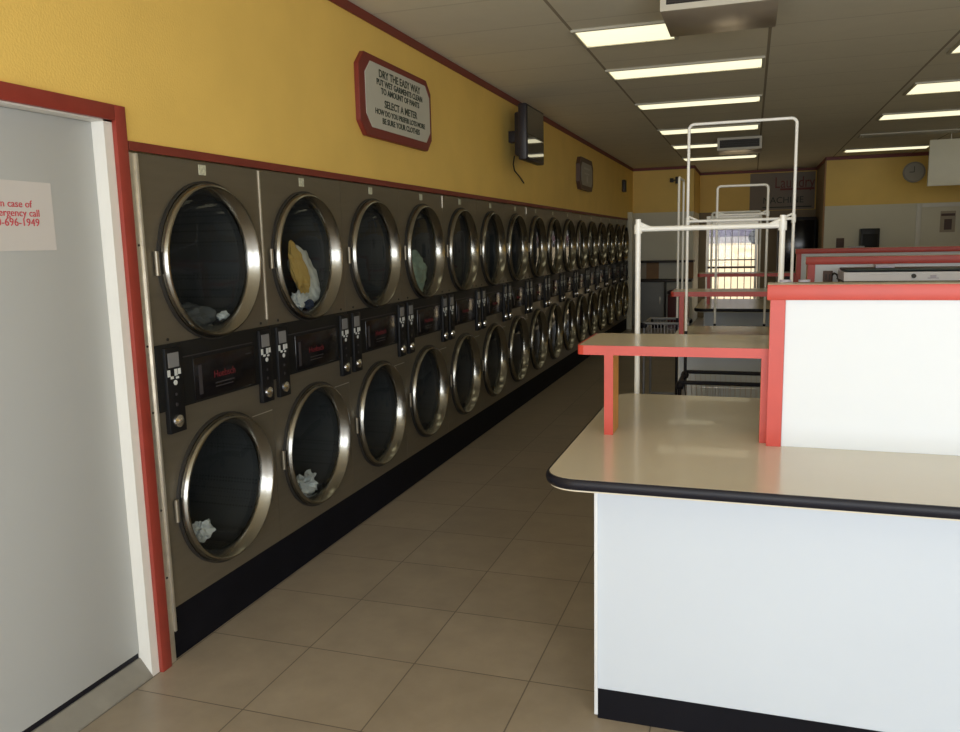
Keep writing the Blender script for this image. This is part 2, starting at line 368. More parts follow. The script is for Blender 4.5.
# ------------------------------------------------------------------ stacked dryers
ZU, ZL = 1.5519, .5926; CY = .382
def make_dryer():
    t = thing('stacked_dryer', 'x', 'dryer')
    g = .0015
    bm = B()
    plate_hole(bm, g, W-g, 1.250, H, CY, ZU, .285, -.03, 0)
    plate_hole(bm, g, W-g, .209, .93, CY, ZL, .285, -.03, 0)
    box(bm, -.03, 0, g, W-g, .93, 1.250)
    box(bm, -1.05, -.03, g, g+.012, .02, H); box(bm, -1.05, -.03, W-g-.012, W-g, .02, H); box(bm, -1.05, -1.04, g, W-g, .02, H)
    box(bm, -1.05, -.03, g, W-g, H-.012, H); box(bm, -1.05, -.03, g, W-g, .02, .04)
    obj('cabinet', bm, 'cabinet_steel', t, sm=False)
    obj('kick_plate', box(B(), -.03, -.004, 0, W, 0, .209), 'kick_black', t, sm=False)
    for cz in (ZU, ZL):
        bm = B(); lathe_x(bm, [(.322, 0), (.322, .012), (.316, .014), (.316, 0)], CY, cz)
        gk = None
        bm2 = B(); lathe_x(bm2, [(.313, .0), (.314, .018), (.310, .032), (.305, .039), (.299, .041), (.294, .037), (.274, .000), (.270, -.010), (.270, -.02), (.282, -.02), (.300, 0)], CY, cz)
        d = obj('door', bm2, 'chrome_ring', t)
        obj('gasket_shadow', bm, 'near_black', d)  # dark ring: gasket together with its shadow, put into one colour
        bm = B(); lathe_x(bm, [(0, .000), (.12, -.001), (.22, -.005), (.2715, -.012)], CY, cz)
        obj('door_glass', bm, 'door_glass_dark', d)
        bm = B(); cyl(bm, (.012, CY-.334, cz-.045), (.012, CY-.334, cz+.045), .009, 14)
        obj('reflection_bar', bm, 'cabinet_steel', d)  # small bar added to stand for the bright reflection beside the door
        bm = B(); lathe_x(bm, [(.285, -.03), (.345, -.035), (.345, -.62), (0, -.62), (0, -.63), (.355, -.63), (.355, -.03)], CY, cz, 48)
        dr = obj('drum', bm, 'drum_steel', t)
        for k in range(3):
            a = .5+k*2*PI/3
            bm = B(); prism(bm, [(-.06, -.03), (-.06, .03), (-.60, .03), (-.60, -.03)], 0, .05)
            for v in bm.verts:
                if v.co.z > .01: v.co.y *= .35
            bmesh.ops.transform(bm, matrix=Matrix.Translation((0, CY, cz)) @ Matrix.Rotation(a, 4, 'X') @ Matrix.Translation((0, 0, -.345)), verts=bm.verts)
            obj('drum_vane', bm, 'drum_vane', dr, sm=False)
    # control strip
    p = obj('control_panel', box(B(), 0, .010, .004, W-.004, .990, 1.246, .002), 'panel_black', t)
    obj('display_window', box(B(), .010, .014, .208, .629, 1.000, 1.172, .002), 'panel_window', p)
    bm = B(); box(bm, .010, .013, .15, .62, 1.183, 1.187); box(bm, .014, .0155, .235, .255, 1.02, 1.14); obj('trim_line', bm, 'grey_mark', p)
    text('lettering', 'Huebsch', .042, on_left(.0145, .405, 1.086), 'red_mark', p)
    bm = B(); box(bm, .0140, .0148, .34, .47, 1.048, 1.053); box(bm, .0140, .0148, .34, .46, 1.034, 1.038); box(bm, .0140, .0148, .56, .60, 1.14, 1.144); obj('small_print', bm, 'grey_mark', p)
    for y0, s in ((.040, 1), (.664, 1)):
        c = obj('coin_meter', box(B(), .0, .022, y0, y0+.092, .900, 1.232, .003), 'meter_black', t)
        obj('meter_screen', box(B(), .022, .024, y0+.012, y0+.072, 1.156, 1.212), 'meter_grey', c)
        bm = B()
        for q in range(4):
            if q != 1: box(bm, .022, .0235, y0+.004+q*.02, y0+.019+q*.02, 1.122+.004*(q % 2), 1.148)
        box(bm, .022, .0235, y0+.02, y0+.036, 1.112, 1.122); box(bm, .022, .0235, y0+.05, y0+.066, 1.110, 1.118)
        cyl(bm, (.022, y0+.045, 1.096), (.024, y0+.045, 1.096), .010)
        obj('price_marks', bm, 'white_mark', c, sm=False)
        bm = B(); cyl(bm, (.022, y0+.045, 1.05), (.0235, y0+.045, 1.05), .006); cyl(bm, (.022, y0+.045, 1.01), (.0235, y0+.045, 1.01), .007); obj('meter_button', bm, 'grey_mark', c)
        bm = B(); lathe_x(bm, [(.026, .022), (.024, .030), (.016, .034), (.008, .038), (0, .040)], y0+.045, .945, 20); obj('coin_lock', bm, 'polished_chrome', c)
        obj('screw', cyl(B(), (0, y0+.045, 1.262), (.004, y0+.045, 1.262), .006), 'near_black', t)
    obj('seam_line', box(B(), 0, .0012, .60, W-.006, .848, .852), 'bare_metal', t)
    obj('number_tag', box(B(), 0, .002, .346, .390, 1.897, 1.937), 'tag_paper', t)
    return t
def copy_tree(o, parent=None):
    c = o.copy(); C.objects.link(c)
    if parent is not None: c.parent = parent; c.matrix_parent_inverse = Matrix()
    for ch in list(o.children): copy_tree(ch, c)
    return c
ORD = ['first', 'second', 'third', 'fourth', 'fifth', 'sixth', 'seventh', 'eighth', 'ninth', 'tenth', 'eleventh', 'twelfth', 'thirteenth', 'fourteenth', 'fifteenth']
extra = {0: ', nearest and right beside the white door', 1: ', yellow laundry in upper drum', 2: ', just beyond the one with yellow laundry', 3: ', greenish laundry in upper drum'}
proto = make_dryer()
for i in range(NDRY):
    d = proto if i == 0 else copy_tree(proto)
    d.location = (0, i*W, 0)
    if i < 15: d['label'] = ORD[i]+' stainless double-stacked dryer counted from the white door'+extra.get(i, '')
    else: d['label'] = 'last stainless double-stacked dryer, at the far end beside the back wall'
    d['group'] = 'stacked dryers along the left wall'
for i, z0, z1 in ((1, 1.275, 1.945), (4, 1.86, 1.945), (7, 1.88, 1.945)):
    tag(obj('seam_strip', box(B(), 0, .004, i*W-.004, i*W+.004, z0, z1), 'bare_metal'),
        {1: 'long thin bare metal strip on the joint between first and second dryers', 4: 'short bright strip on the joint between fourth and fifth dryers', 7: 'short bright strip on the joint between seventh and eighth dryers'}[i], 'strip')

# laundry in the drums
def cloth(name, mt, c, s, seed, label, cat='laundry', rot=0, rough=.35, sub=4):
    bm = B(); bmesh.ops.create_icosphere(bm, subdivisions=sub, radius=1)
    for v in bm.verts:
        n1 = noise.noise(v.co*1.7+Vector((seed, 0, 0))); n2 = noise.noise(v.co*4.1+Vector((0, seed, 0))); n3 = abs(noise.noise(v.co*7+Vector((0, 0, seed))))
        v.co *= 1+rough*n1+rough*.5*n2-rough*.35*n3
    M = Matrix.Translation(c) @ Matrix.Rotation(rot, 4, 'X') @ Matrix.Diagonal((s[0], s[1], s[2], 1))
    bmesh.ops.transform(bm, matrix=M, verts=bm.verts)
    # keep it inside the drum
    i = int(c[1]//W); cy = i*W+CY; cz = ZU if c[2] > 1 else ZL
    for v in bm.verts:
        dy, dz = v.co.y-cy, v.co.z-cz; r = math.hypot(dy, dz)
        if r > .338: v.co.y = cy+dy*.338/r; v.co.z = cz+dz*.338/r
        v.co.x = min(v.co.x, -.032)
    return tag(obj(name, bm, mt), label, cat)
y2 = W+CY
cloth('white_garment', 'cloth_cream', (-.14, y2+.22, ZU-.13), (.055, .085, .19), 3, 'crumpled white garment in the upper drum of the second dryer', rot=.55)
cloth('mustard_towel', 'cloth_mustard', (-.070, y2+.035, ZU-.06), (.028, .055, .15), 9, 'mustard yellow towel beside white garment in the upper drum of the second dryer', rot=.45)
cloth('patterned_shirt', 'cloth_blue', (-.050, y2+.085, ZU-.245), (.015, .04, .025), 5, 'small dark blue cloth under the white garment in the second upper drum', rough=.5)
cloth('white_garment', 'cloth_white', (-.085, y2+.035, ZU-.225), (.03, .06, .05), 15, 'pale cloth lying below the mustard towel in the second upper drum', rough=.5)
cloth('grey_garment', 'cloth_grey', (-.16, CY+.04, ZU-.26), (.09, .17, .075), 21, 'dark grey laundry at the bottom of the first upper drum')
cloth('white_sock', 'cloth_white', (-.09, CY+.17, ZU-.245), (.03, .035, .02), 31, 'small white cloth in the first upper drum', rough=.6, sub=3)
cloth('white_cloth', 'cloth_white', (-.12, CY-.035, ZL-.20), (.035, .055, .045), 41, 'small crumpled white cloth in the lower drum of the first dryer', rough=.7)
cloth('white_cloth', 'cloth_white', (-.10, y2+.04, ZL-.235), (.05, .085, .055), 51, 'crumpled white cloth in the lower drum of the second dryer', rough=.9)
cloth('green_laundry', 'cloth_green', (-.12, 3*W+CY+.05, ZU-.16), (.09, .16, .17), 61, 'pale greenish laundry in the upper drum of the fourth dryer')

# ------------------------------------------------------------------ signs and television on the left wall
def octo(bm, y0, y1, z0, z1, cut, x0, x1):
    pts = [(y0+cut, z0), (y1-cut, z0), (y1, z0+cut), (y1, z1-cut), (y1-cut, z1), (y0+cut, z1), (y0, z1-cut), (y0, z0+cut)]
    a = [bm.verts.new((x0, y, z)) for y, z in pts]; b = [bm.verts.new((x1, y, z)) for y, z in pts]
    bm.faces.new(a[::-1]); bm.faces.new(b)
    for k in range(8): bm.faces.new((a[k], a[(k+1) % 8], b[(k+1) % 8], b[k]))
    return bm
t = thing('wall_sign', 'octagonal red-framed board with dark lettering high on the yellow wall', 'sign', (0, 2.28, 2.22))
bm = octo(B(), 1.755, 2.825, 2.222, 2.680, .075, 0, .03); bmesh.ops.bevel(bm, geom=[e for e in bm.edges], offset=.004, segments=1, affect='EDGES')
obj('frame', bm, 'sign_frame', t)
obj('board', octo(B(), 1.83, 2.79, 2.275, 2.640, .07, .029, .0325), 'sign_board', t, sm=False)
for s, z, sz in (('DRY THE EASY WAY', 2.590, .062), ('PUT WET GARMENTS CLEAN', 2.540, .048), ('TO AMOUNT OF PANTS', 2.495, .048), ('SELECT A METER', 2.425, .060), ('HOW DO YOU PREFER LOTS MORE', 2.372, .043), ('BE SURE YOUR CLOTHES', 2.325, .046)):
    text('lettering', s, sz, on_left(.0332, 2.32, z), 'sign_text', t, sx=1.1, bold=.0012)
t = thing('wall_sign', 'small round-cornered framed plaque on the yellow wall beyond the television', 'sign', (0, 8.23, 2.26))
bm = octo(B(), 7.78, 8.68, 2.26, 2.66, .09, 0, .05); obj('frame', bm, 'brown_outlet', t, sm=False)
obj('board', octo(B(), 7.87, 8.60, 2.315, 2.60, .06, .049, .053), 'clock_rim', t, sm=False)
bm = B(); box(bm, .053, .054, 8.03, 8.45, 2.52, 2.545); box(bm, .053, .054, 8.08, 8.40, 2.46, 2.478); lathe_x(bm, [(.05, .053), (.05, .055), (0, .055)], 8.24, 2.40, 20); obj('lettering', bm, 'clock_face', t, sm=False)
t = thing('television', 'black wall-mounted television near the ceiling, screen reflecting the ceiling lights', 'television', (0, 4.82, 2.30))
bm = B(); box(bm, .10, .215, 4.62, 5.02, 2.36, 2.74, .02); box(bm, .17, .245, 4.50, 5.13, 2.315, 2.79, .012); obj('housing', bm, 'tv_plastic', t)
obj('screen', box(B(), .244, .247, 4.54, 5.10, 2.34, 2.77), 'tv_screen', t, sm=False)
bm = B(); box(bm, 0, .10, 4.78, 4.88, 2.50, 2.60, .004); obj('bracket', bm, 'tv_plastic', t)
tube_pts = [(.10, 4.62, 2.36), (.06, 4.72, 2.30), (.02, 4.9, 2.26), (.012, 5.1, 2.22), (.012, 5.25, 2.17)]
obj('power_cord', tube(B(), tube_pts, .006, 6), 'tv_plastic', t)
tag(obj('wall_fitting', box(B(), 0, .06, 11.6, 11.75, 2.42, 2.62, .01), 'dark_shelf'), 'small dark fitting high on the yellow wall near the far corner', 'fitting')

# ------------------------------------------------------------------ ceiling lights and diffuser boxes
def ceiling_light(x0, x1, y0, y1, label, lens='light_lens'):
    t = thing('ceiling_light', label, 'ceiling light', ((x0+x1)/2, (y0+y1)/2, ZC), 'recessed fluorescent ceiling lights')
    bm = B()
    z0, z1 = ZC-.016, ZC-.001; f = .022
    box(bm, x0-f, x1+f, y0-f, y0, z0, z1); box(bm, x0-f, x1+f, y1, y1+f, z0, z1); box(bm, x0-f, x0, y0, y1, z0, z1); box(bm, x1, x1+f, y0, y1, z0, z1)
    obj('frame', bm, 'light_frame', t, sm=False)
    bm = B(); n = 10; prev = None
    for k in range(n+1):
        u = k/n; y = y0+(y1-y0)*u; z = ZC-.010-.022*math.sin(PI*u)
        cur = [bm.verts.new((x, y, zz)) for x, zz in ((x0, ZC-.006), (x0+.03, z), (x1-.03, z), (x1, ZC-.006))]
        if prev:
            for q in range(3): bm.faces.new((prev[q], prev[q+1], cur[q+1], cur[q]))
        prev = cur
    obj('diffuser', bm, lens, t)
LL = [(2.82, 3.24), (4.10, 4.44), (5.80, 6.08), (7.80, 8.20), (9.55, 9.90), (11.45, 11.85)]
LR = [(4.10, 4.52), (5.78, 6.35), (7.68, 8.1), (9.55, 9.85), (11.45, 11.8)]
nl = ['nearest and shortest ceiling light of the left row, beside the big vent box', 'second ceiling light from the camera in the left row', 'third ceiling light of the left row, a thin bright bar', 'fourth ceiling light of the left row, just before the far vent box',
      'fifth ceiling light of the left row, cut off by the far vent box', 'farthest ceiling light of the left row, behind the far vent box']
nr = ['nearest ceiling light of the right row, cut by the photo edge', 'second ceiling light of the right row', 'third ceiling light of the right row', 'unlit dim ceiling light of the right row, fourth along', 'farthest ceiling light of the right row, by the yellow back wall']
for k, ((a, b), s) in enumerate(zip(LL, nl)): ceiling_light(1.02, 2.15 if k else 1.60, a, b, s)
for k, ((a, b), s) in enumerate(zip(LR, nr)): ceiling_light(3.46, 4.62, a, b, s, 'light_lens_off' if k == 3 else 'light_lens')
def vent_box(x0, x1, y0, y1, zb, label):
    t = thing('ceiling_vent', label, 'vent', ((x0+x1)/2, (y0+y1)/2, ZC), 'boxed ceiling vents')
    bm = B(); box(bm, x0, x1, y0, y1, zb, ZC-.001, .004); obj('casing', bm, 'vent_box', t)
    bm = B(); f = .03; ya, yb = y0-.012, y0-.0005
    box(bm, x0, x1, ya, yb, ZC-f-.003, ZC-.003); box(bm, x0, x1, ya, yb, zb, zb+f); box(bm, x0, x0+f, ya, yb, zb+f, ZC-f-.003); box(bm, x1-f, x1, ya, yb, zb+f, ZC-f-.003)
    obj('frame', bm, 'vent_frame', t, sm=False)
    obj('grille_recess', box(B(), x0+f, x1-f, y0-.003, y0-.0006, zb+f, ZC-f-.003), 'vent_dark', t, sm=False)
    n = 4
    for k in range(n):
        z = zb+f+(ZC-2*f-.003-zb)*(k+.5)/n; bm = B(); box(bm, x0+f, x1-f, y0-.011, y0-.004, z-.003, z+.003); obj('louver', bm, 'dark_shelf', t, sm=False)
vent_box(1.63, 2.21, 2.06, 2.62, 2.77, 'large boxed ceiling vent nearest the camera, at the top edge of the photo')
vent_box(1.65, 2.21, 9.00, 9.62, 2.75, 'small boxed ceiling vent with white-framed dark grille, over the far end')

# ------------------------------------------------------------------ folding tables with shelf and divider
def rrect(x0, x1, y0, y1, r, n=8):
    pts = []
    for cx, cy, a0 in ((x0+r, y0+r, PI), (x1-r, y0+r, 1.5*PI), (x1-r, y1-r, 0), (x0+r, y1-r, .5*PI)):
        for k in range(n+1): a = a0+k*PI/2/n; pts.append((cx+r*math.cos(a), cy+r*math.sin(a)))
    return pts
def island(y0, label, xr, depth=1.43, xl=1.522, div_x=2.178, cap=1.445, post=.099):
    """y0 = front edge of the worktop"""
    t = thing('folding_table', label, 'table', (2.0, y0+.7, 0), 'white folding tables with red-edged shelves')
    y1 = y0+depth
    R = .10
    wt = obj('worktop', prism(B(), rrect(xl+.012, xr, y0+.012, y1-.012, R), .862, .900), 'beige_laminate', t)
    pts = [(x, y) for x, y in rrect(xl+.014, xr+.01, y0+.014, y1-.014, R, 10)]
    bm = B(); n = len(pts); prof = [(.0, .900), (.008, .899), (.012, .894), (.014, .884), (.012, .874), (.008, .868), (0, .867)]
    cxm, cym = (xl+xr)/2, (y0+y1)/2; rings = []
    for i, (x, y) in enumerate(pts):
        a = Vector(pts[(i+1) % n])-Vector(pts[i-1]); nrm = Vector((a.y, -a.x)).normalized()
        rings.append([bm.verts.new((x+nrm.x*q, y+nrm.y*q, z)) for q, z in prof])
    for i in range(n):
        a, b = rings[i], rings[(i+1) % n]
        for k in range(len(prof)-1): bm.faces.new((a[k], a[k+1], b[k+1], b[k]))
    obj('edge_band', bm, 'black_rubber', wt)
    bx, by = min(xl+.130, 1.664), y0+.240
    obj('base_panel', box(B(), bx+.001, xr, by+.001, y1-.13, .107, .862), 'white_laminate', t, sm=False)
    obj('corner_edge', box(B(), bx-.003, bx+.009, by-.004, by+.012, .012, .8615, .001), 'white_board', t)
    obj('kick_plate', box(B(), bx+.008, xr, by-.002, y1-.14, 0, .107), 'kick_black', t, sm=False)
    # shelf on two posts
    sy = y0+.588; sd = .41
    sh = obj('shelf', prism(B(), [(xl+.02, sy+.004), (div_x+.012, sy+.004), (div_x+.012, sy+sd), (xl+.02, sy+sd), (xl+.004, sy+sd-.02), (xl+.004, sy+.02)], 1.194, 1.226), 'beige_laminate', t, sm=False)
    bm = B(); box(bm, xl+.023, div_x+.012, sy, sy+.004, 1.193, 1.227)
    a = [(xl+p, sy+q) for p, q in ((.023, 0), (.008, .005), (.001, .012), (-.002, .026), (-.002, sd-.01), (.0025, sd-.01), (.0025, .027), (.005, .015), (.011, .009), (.023, .0041))]
    prism(bm, a, 1.193, 1.227); obj('edge_band', bm, 'red_laminate', sh, sm=False)
    for px in (xl+post, div_x-.023):
        po = obj('shelf_post', box(B(), px+.0005, px+.0315, sy+.005, sy+.13, .9003, 1.194), 'orange_wood', t, sm=False)
        obj('edge_band', box(B(), px, px+.032, sy, sy+.005, .9003, 1.193), 'red_laminate', po, sm=False)
    make_divider(t, sy-.038, div_x, xr, .9003, cap)
    return t
def make_divider(t, y, x0, x1, z0, z1):
    cap = obj('divider_cap', box(B(), x0-.008, x1+.02, y+.004, y+.145, z1-.05, z1, .002), 'beige_laminate', t, label='beige top of the red-edged divider')
    obj('edge_band', box(B(), x0-.012, x1+.02, y-.004, y+.0035, z1-.051, z1-.001, .0015), 'red_laminate', cap)
    po = obj('divider_post', box(B(), x0, x0+.045, y+.004, y+.14, z0, z1-.05), 'orange_wood', t, sm=False)
    obj('edge_band', box(B(), x0-.001, x0+.046, y, y+.0035, z0, z1-.051), 'red_laminate', po, sm=False)
    obj('divider_board', box(B(), x0+.047, x1, y+.010, y+.13, z0, z1-.052), 'white_board', t, sm=False)
def make_islands():
    island(-.172, 'big white folding table with red-edged shelf and divider in the right foreground', 4.6)
    island(2.90, 'second folding table, brown outlet on its divider, behind the foreground table', 6.8, xl=1.572, div_x=2.478, cap=1.462, post=.062)
    island(6.00, 'farthest folding table, dim red shelf right in front of the glass exit door', 6.8, xl=1.572, div_x=2.56, cap=1.475)
make_islands()
# cap stuff on the dividers
tag(obj('flat_tray', box(B(), 3.05, 3.20, 6.60, 6.66, 1.4755, 1.492, .003), 'grey_body'), 'small grey flat item on the far divider cap', 'tray')
# outlet on second divider
t = thing('outlet', 'brown double outlet on the white panel of the middle divider', 'outlet', (2.60, 3.466, 1.30))
obj('outlet_box', box(B(), 2.575, 2.635, 3.442, 3.4595, 1.285, 1.368, .003), 'brown_outlet', t)
bm = B(); box(bm, 2.590, 2.597, 3.4405, 3.4419, 1.31, 1.345); box(bm, 2.612, 2.619, 3.4405, 3.4419, 1.31, 1.345); obj('socket', bm, 'near_black', t, sm=False)
# long silver unit on the worktop zone in front of the middle divider
t = thing('silver_unit', 'long silver appliance top with black round button, before the middle divider', 'appliance', (3.3, 3.2, .9))
obj('body', box(B(), 2.67, 4.1, 3.02, 3.42, .9003, 1.315, .004), 'grey_body', t)
bm = B(); box(bm, 2.655, 4.115, 2.995, 3.425, 1.315, 1.322, .002); obj('shadow_strip', bm, 'near_black', t)  # dark strip put in as the shadow beneath the silver bar
bm = prism(B(), [(0, 0), (.02, .052), (.40, .060), (.42, 0)], 0, 1.42)
for v in bm.verts: x, y, z = v.co; v.co = Vector((2.66+z, 3.0+x, 1.322+y))
obj('fascia', bm, 'silver_fascia', t, sm=False)
obj('top_cover', box(B(), 2.67, 4.1, 3.03, 3.40, 1.383, 1.392, .002), 'dark_green', t)
bm = B(); cyl(bm, (3.045, 3.0, 1.350), (3.045, 3.018, 1.350), .013, 16); obj('button', bm, 'near_black', t)
bm = B(); box(bm, 3.135, 3.165, 3.004, 3.012, 1.338, 1.354); box(bm, 3.12, 3.18, 3.004, 3.010, 1.334, 1.339); obj('emblem', bm, 'lavender_plastic', t, sm=False)
obj('power_cord', tube(B(), [(2.63, 3.44, 1.34), (2.64, 3.41, 1.355), (2.655, 3.38, 1.345), (2.668, 3.36, 1.30)], .006, 6), 'grey_mark', t)
tag(obj('small_box', box(B(), 2.86, 2.97, 3.20, 3.30, 1.3925, 1.415, .003), 'lavender_plastic'), 'small dull purple box lying on the silver appliance', 'box')
# pale items behind the foreground divider
for x, l in ((2.245, 'left pale lavender jug top peeking over the foreground divider'), (2.315, 'right pale lavender jug top peeking over the foreground divider')):
    t = thing('plastic_jug', l, 'jug', (x, 1.0, 0), 'pale jugs behind the foreground divider')
    bm = B(); box(bm, x-.03, x+.03, .95, 1.05, .9003, 1.36, .012); obj('jug_body', bm, 'lavender_plastic', t)
    obj('jug_cap', cyl(B(), (x, 1.0, 1.358), (x, 1.0, 1.43), .022, 20), 'lavender_plastic', t)

# ------------------------------------------------------------------ laundry carts
def cart(label, cx, cy, wd, dp, rim, top, cross, rz, pr=.0125, brace=False, tubecol='white_enamel', pole_y=.5, sleeve=.28, bd=.30, bar_top=True, fcol='black_rubber'):
    t = thing('laundry_cart', label, 'cart', (0, 0, 0), 'wire laundry carts with hanging poles')
    x0, x1, y0, y1 = -wd/2, wd/2, -dp/2, dp/2; zb = rim-bd
    bm = B(); r = .012
    for z in (rim, .14):
        tube(bm, [(x0, y0, z), (x1, y0, z)], r); tube(bm, [(x0, y1, z), (x1, y1, z)], r); tube(bm, [(x0, y0, z), (x0, y1, z)], r); tube(bm, [(x1, y0, z), (x1, y1, z)], r)
    for x in (x0, x1):
        for y in (y0, y1): cyl(bm, (x, y, .10), (x, y, rim), .011)
    obj('frame', bm, fcol, t)
    bm = B(); n = max(8, int(wd/.03)); m = max(6, int(dp/.03)); wr = .0022; ins = .03
    for k in range(n+1):
        x = x0+wd*k/n; xb = x*(1-ins*2/wd)
        tube(bm, [(x, y0, rim), (xb, y0+ins, zb), (xb, y1-ins, zb), (x, y1, rim)], wr, 5)
    for k in range(m+1):
        y = y0+dp*k/m; yb = y*(1-ins*2/dp)
        tube(bm, [(x0, y, rim), (x0+ins, yb, zb), (x1-ins, yb, zb), (x1, y, rim)], wr, 5)
    for q in (.33, .66):
        a = ins*q; z = rim-bd*q; tube(bm, [(x0+a, y0+a, z), (x1-a, y0+a, z), (x1-a, y1-a, z), (x0+a, y1-a, z), (x0+a, y0+a, z)], wr, 5)
    obj('basket', bm, 'wire_chrome', t)
    for x in (x0, x1):
        for y in (y0, y1):
            bm = B(); cyl(bm, (x-.02, y, .042), (x+.02, y, .042), .04, 18); box(bm, x-.014, x+.014, y-.02, y+.02, .075, .10); obj('caster', bm, 'black_rubber', t)
            if y == y0 or True:
                bm = B(); lathe_x(bm, [(.001, -.025), (.020, -.018), (.027, 0), (.020, .018), (.001, .025)], y, rim-.02, 12); bmesh.ops.translate(bm, vec=(x, 0, 0), verts=bm.verts); obj('bumper', bm, 'black_rubber', t)
    py = y0+dp*pole_y
    for x in (x0+.012, x1-.012):
        po = obj('pole', cyl(B(), (x, py, rim+sleeve), (x, py, top if not bar_top else top-.02), pr, 14), tubecol, t)
        obj('sleeve', cyl(B(), (x, py, .15), (x, py, rim+sleeve), pr*1.08, 12), 'black_rubber', po)
    rr = .03
    if bar_top:
        a, b = x0+.012, x1-.012
        pts = [(a, py, top-.02-rr)]+[(a+rr-rr*math.cos(q*PI/12), py, top-rr+rr*math.sin(q*PI/12)) for q in range(7)]
        pts += [(b-rr+rr*math.sin(q*PI/12), py, top-rr+rr*math.cos(q*PI/12)) for q in range(7)]+[(b, py, top-.02-rr)]
        obj('top_bar', tube(B(), pts, pr, 12), tubecol, t)
    if cross:
        bm = B(); cyl(bm, (x0+.012, py, cross), (x1-.012, py, cross), pr*.95, 12); cb = obj('cross_bar', bm, tubecol, t)
        for x in (x0+.012, x1-.012):
            bm = B(); cyl(bm, (x, py, cross-.022), (x, py, cross+.022), pr*1.45, 14)
            sx = 1 if x < 0 else -1
            cyl(bm, (x, py, cross+.03), (x+sx*.07, py, cross-.002), pr*.7, 8)
            obj('clamp', bm, tubecol, cb)
    t.location = (cx, cy, 0); t.rotation_euler = (0, 0, rz); return t
cart('near laundry cart, its low thick white hanging frame behind the foreground shelf', 1.915, 1.72, .69, .34, .76, 1.70, 1.652, 0, pr=.0135, pole_y=.2, sleeve=.055, bar_top=False)
cart('tall laundry cart with high white pole arch and black basket rim', 2.045, 2.42, .60, .39, .79, 2.245, 1.70, 0, pr=.0085, pole_y=.6, sleeve=.27, bd=.28)
cart('laundry cart with narrow white arch, between second and third folding tables', 2.03, 5.0, .44, .40, .80, 2.045, 1.80, 0.05, pr=.0105, pole_y=.5, sleeve=.05)
cart('laundry cart seen edge-on, twin thin poles above the dull red shelf', 1.40, 5.1, .46, .36, .86, 2.13, None, 1.558, pr=.0105, pole_y=.2, sleeve=.05, fcol='grey_body')
cart('farthest laundry cart, low frame right in front of the glass door', 1.92, 8.6, .62, .42, .70, 1.93, 1.85, 0, pr=.014, pole_y=.5, sleeve=.05)

# ------------------------------------------------------------------ back of the room
d2 = bpy.data.objects.new('door_2', None); C.objects.link(d2); d2.location = (1.74, YB2+.05, 0); d2['kind'] = 'structure'
bm = B(); ya, yb = YB2+.03, YB2+.08
box(bm, 1.245, 1.30, ya, yb, 0, 2.045); box(bm, 2.18, 2.235, ya, yb, 0, 2.045); box(bm, 1.30, 2.18, ya, yb, 1.86, 2.045); box(bm, 1.30, 2.18, ya, yb, 0, .16)
obj('door_frame', bm, 'alum', d2, sm=False)
obj('door_pane', box(B(), 1.30, 2.18, ya+.02, ya+.026, .16, 1.86), 'clear_glass', d2, sm=False)
obj('push_bar', cyl(B(), (1.28, ya-.04, 1.02), (2.20, ya-.04, 1.02), .022), 'brown_outlet', d2)
obj('push_bar', cyl(B(), (1.28, ya-.04, 1.17), (2.20, ya-.04, 1.17), .012), 'iron', d2)
t = thing('security_grille', 'thin vertical bars over the bright glass exit door', 'grille', (1.74, YB2+.12, 0))
for k in range(7):
    x = 1.36+k*.127; obj('bar', cyl(B(), (x, YB2+.105, .05), (x, YB2+.105, 2.0), .008, 8), 'iron', t)
obj('frame', box(B(), 1.25, 2.23, YB2+.095, YB2+.118, 1.98, 2.01), 'iron', t)
# banner over the alcove
t = thing('banner_sign', 'large dim sign board with red and dark lettering above the alcove', 'sign', (2.65, YB2-.02, 2.1))
obj('board', box(B(), 2.06, 3.25, YB2-.03, YB2-.003, 2.13, 2.84), 'banner', t, sm=False)
text('lettering', 'Laundry', .30, on_back(2.88, YB2-.032, 2.64), 'banner_red', t, sx=.75)
obj('underline', box(B(), 2.62, 3.24, YB2-.033, YB2-.0305, 2.50, 2.54), 'banner_red', t, sm=False)
text('lettering', 'MACHINE', .17, on_back(2.68, YB2-.032, 2.31), 'sign_text', t, sx=1.0)
obj('rule', box(B(), 2.3, 3.2, YB2-.032, YB2-.0305, 2.17, 2.19), 'sign_text', t, sm=False)
t = thing('vending_machine', 'dark vending machine standing in the alcove under the sign board', 'vending machine', (2.92, 14.1, 0))
obj('body', box(B(), 2.58, 3.24, 13.75, 14.4, 0, 1.96, .01), 'machine_dark', t)
obj('front_panel', box(B(), 2.62, 3.20, 13.735, 13.752, .9, 1.90, .004), 'panel_window', t)
obj('dispensing_tray', box(B(), 2.70, 3.10, 13.73, 13.752, .25, .45, .004), 'grey_body', t)
# left partition furniture
t = thing('wall_counter', 'counter with dark-edged shelves against the back left wall', 'counter', (.62, 12.7, 0))
obj('worktop', box(B(), .14, 1.12, 12.45, 12.949, .845, .885, .004), 'dark_shelf', t)
obj('shelf', box(B(), .14, 1.14, 12.50, 12.949, 1.19, 1.225, .004), 'dark_shelf', t)
for x0, x1, m in ((.15, .27, 'tan_panel'), (.27, .50, 'brown_panel'), (.50, 1.02, 'white_wall'), (1.02, 1.12, 'brown_panel')):
    obj('back_panel', box(B(), x0, x1, 12.88, 12.92, .885, 1.19), m, t, sm=False)
t = thing('grey_cabinet', 'grey metal cabinet under the counter by the back left wall', 'cabinet', (.40, 12.6, 0))
obj('body', box(B(), .165, .635, 12.47, 12.93, .10, .843, .004), 'grey_cabinet', t)
obj('cabinet_door', box(B(), .18, .62, 12.455, 12.468, .12, .83, .003), 'grey_cabinet', t)
